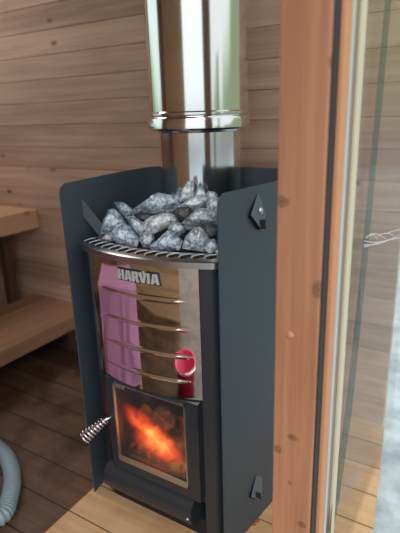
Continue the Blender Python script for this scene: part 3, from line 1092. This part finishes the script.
# ------------------------------------------------------------------ added out of view, standing in for unknown pink and red reflections
st = thing('stand_in_stool', 'added low wooden seat out of view, holding up the pink stand-in cloth', 'stand_in_stool', (-0.56, -0.46, 0))
st.rotation_euler = (0, 0, math.radians(-52))        # local -x ... the +x side faces the stove
ST = Matrix.Rotation(st.rotation_euler.z, 4, 'Z')
bm = bmesh.new(); box(bm, -0.23, 0.23, -0.12, 0.12, 0.435, 0.46, 0.004, 1); link('seat', bm, M['bench'], st)
for lx in (-0.20, 0.20):
    for ly in (-0.09, 0.09):
        bm = bmesh.new(); box(bm, lx - .016, lx + .016, ly - .016, ly + .016, 0, 0.435, 0.002, 1); link('leg', bm, M['bench'], st)
bm = bmesh.new()
NI, NJ = 44, 60; grid = []
for i in range(NI + 1):
    row = []
    x = -0.21 + 0.42 * i / NI
    for j in range(NJ + 1):
        s_ = -0.50 + 1.00 * j / NJ
        if abs(s_) < 0.128: y, z = s_, 0.464
        else: y, z = math.copysign(0.128, s_), 0.464 - (abs(s_) - 0.128)
        wv = noise.noise(Vector((x * 9, s_ * 5, 1.3)))
        f = min(1.0, max(0.0, (abs(s_) - 0.128) * 6))
        y += math.copysign(1, s_) * f * (0.012 + 0.016 * wv + 0.008 * math.sin(x * 50 + 5 * wv)) if abs(s_) >= 0.128 else 0
        row.append(bm.verts.new((x, y, z + (0.004 * abs(wv) if abs(s_) < 0.128 else 0))))
    grid.append(row)
for i in range(NI):
    for j in range(NJ):
        bm.faces.new((grid[i][j], grid[i + 1][j], grid[i + 1][j + 1], grid[i][j + 1]))
bmesh.ops.solidify(bm, geom=bm.faces[:], thickness=-0.004)
tw = link('stand_in_towel', bm, M['stand_in_cloth'], None, True)
tw.location = (-0.56, -0.46, 0.004); tw.rotation_euler = st.rotation_euler
tag(tw, 'added pink cloth out of view, standing in for an unknown pink reflection', 'stand_in_cloth')
bk = thing('stand_in_bucket', 'added red pail out of view, standing in for an unknown red reflection', 'stand_in_bucket', (0.09, -0.80, 0))
bm = bmesh.new(); lathe(bm, [(0, 0.002), (0.085, 0.002), (0.105, 0.11), (0.111, 0.112), (0.111, 0.118), (0.101, 0.118), (0.082, 0.008), (0, 0.008)], (0, 0, 0), 40)
link('pail', bm, M['red'], bk, True)
bm = bmesh.new(); tube(bm, [(0.109 * math.cos(a), 0.02 + 0.10 * math.sin(a), 0.108 + 0.02 * math.sin(a)) for a in [math.pi * k / 16 for k in range(17)]], 0.003, 8)
link('bail', bm, M['wire'], bk, True)

# ------------------------------------------------------------------ light
W = bpy.data.worlds.new('overcast_garden'); S.world = W; W.use_nodes = True
nt = W.node_tree; nt.nodes.clear()
N_ = nt.nodes.new; Lk = nt.links.new
tc = N_('ShaderNodeTexCoord'); sp = N_('ShaderNodeSeparateXYZ'); Lk(tc.outputs['Generated'], sp.inputs[0])
nz = N_('ShaderNodeTexNoise'); nz.inputs['Scale'].default_value = 3.5; nz.inputs['Detail'].default_value = 5.0
Lk(tc.outputs['Generated'], nz.inputs['Vector'])
ad_ = N_('ShaderNodeMath'); ad_.operation = 'MULTIPLY_ADD'; ad_.inputs[1].default_value = 0.6; ad_.inputs[2].default_value = -0.30
Lk(nz.outputs[0], ad_.inputs[0])
sm = N_('ShaderNodeMath'); sm.operation = 'ADD'
yb_ = N_('ShaderNodeMath'); yb_.operation = 'MULTIPLY_ADD'; yb_.inputs[1].default_value = -0.30
Lk(sp.outputs[1], yb_.inputs[0]); Lk(sp.outputs[2], yb_.inputs[2])
Lk(yb_.outputs[0], sm.inputs[0]); Lk(ad_.outputs[0], sm.inputs[1])
# hedge green low down, with pale sky breaking through
g1 = N_('ShaderNodeValToRGB'); e = g1.color_ramp.elements
e[0].position = 0.02; e[0].color = (0.30, 0.38, 0.22, 1)
e[1].position = 0.18; e[1].color = (1.0, 1.06, 1.08, 1)
k = e.new(0.10); k.color = (0.62, 0.72, 0.55, 1)
Lk(sm.outputs[0], g1.inputs[0])
g2 = N_('ShaderNodeValToRGB'); e = g2.color_ramp.elements          # ground below the horizon
e[0].position = 0.47; e[0].color = (0.30, 0.33, 0.34, 1); e[1].position = 0.51; e[1].color = (0.30, 0.33, 0.34, 0)
mp = N_('ShaderNodeMath'); mp.operation = 'MULTIPLY_ADD'; mp.inputs[1].default_value = 0.5; mp.inputs[2].default_value = 0.5
Lk(sp.outputs[2], mp.inputs[0]); Lk(mp.outputs[0], g2.inputs[0])
mxw = N_('ShaderNodeMix'); mxw.data_type = 'RGBA'
Lk(g2.outputs['Alpha'], mxw.inputs[0]); Lk(g1.outputs[0], mxw.inputs[6]); Lk(g2.outputs[0], mxw.inputs[7])
bg = N_('ShaderNodeBackground'); bg.inputs[1].default_value = 1.35
Lk(mxw.outputs[2], bg.inputs[0]); ow = N_('ShaderNodeOutputWorld'); Lk(bg.outputs[0], ow.inputs[0])

sd = bpy.data.lights.new('soft_sun', 'SUN'); sd.energy = 1.1; sd.angle = math.radians(40); sd.color = (1.0, 0.97, 0.92)
so = bpy.data.objects.new('soft_sun', sd); COL.objects.link(so)
so.rotation_euler = Vector((-0.30, 0.70, -0.55)).to_track_quat('-Z', 'Y').to_euler()
fd = bpy.data.lights.new('fire_glow', 'POINT'); fd.energy = 0.12; fd.color = (1.0, 0.4, 0.12); fd.shadow_soft_size = 0.03
fo = bpy.data.objects.new('fire_glow', fd); COL.objects.link(fo); fo.location = (0.0, -0.05, 0.27)

ld = bpy.data.lights.new('added_wall_fill', 'AREA'); ld.shape = 'RECTANGLE'; ld.size = 0.7; ld.size_y = 0.5; ld.energy = 7; ld.color = (1.0, 0.95, 0.9)  # added fill light below the ceiling, brightens the upper wall and bench
lo = bpy.data.objects.new('added_wall_fill', ld); COL.objects.link(lo); lo.location = (-1.42, 0.05, CEIL_Z - 0.02)
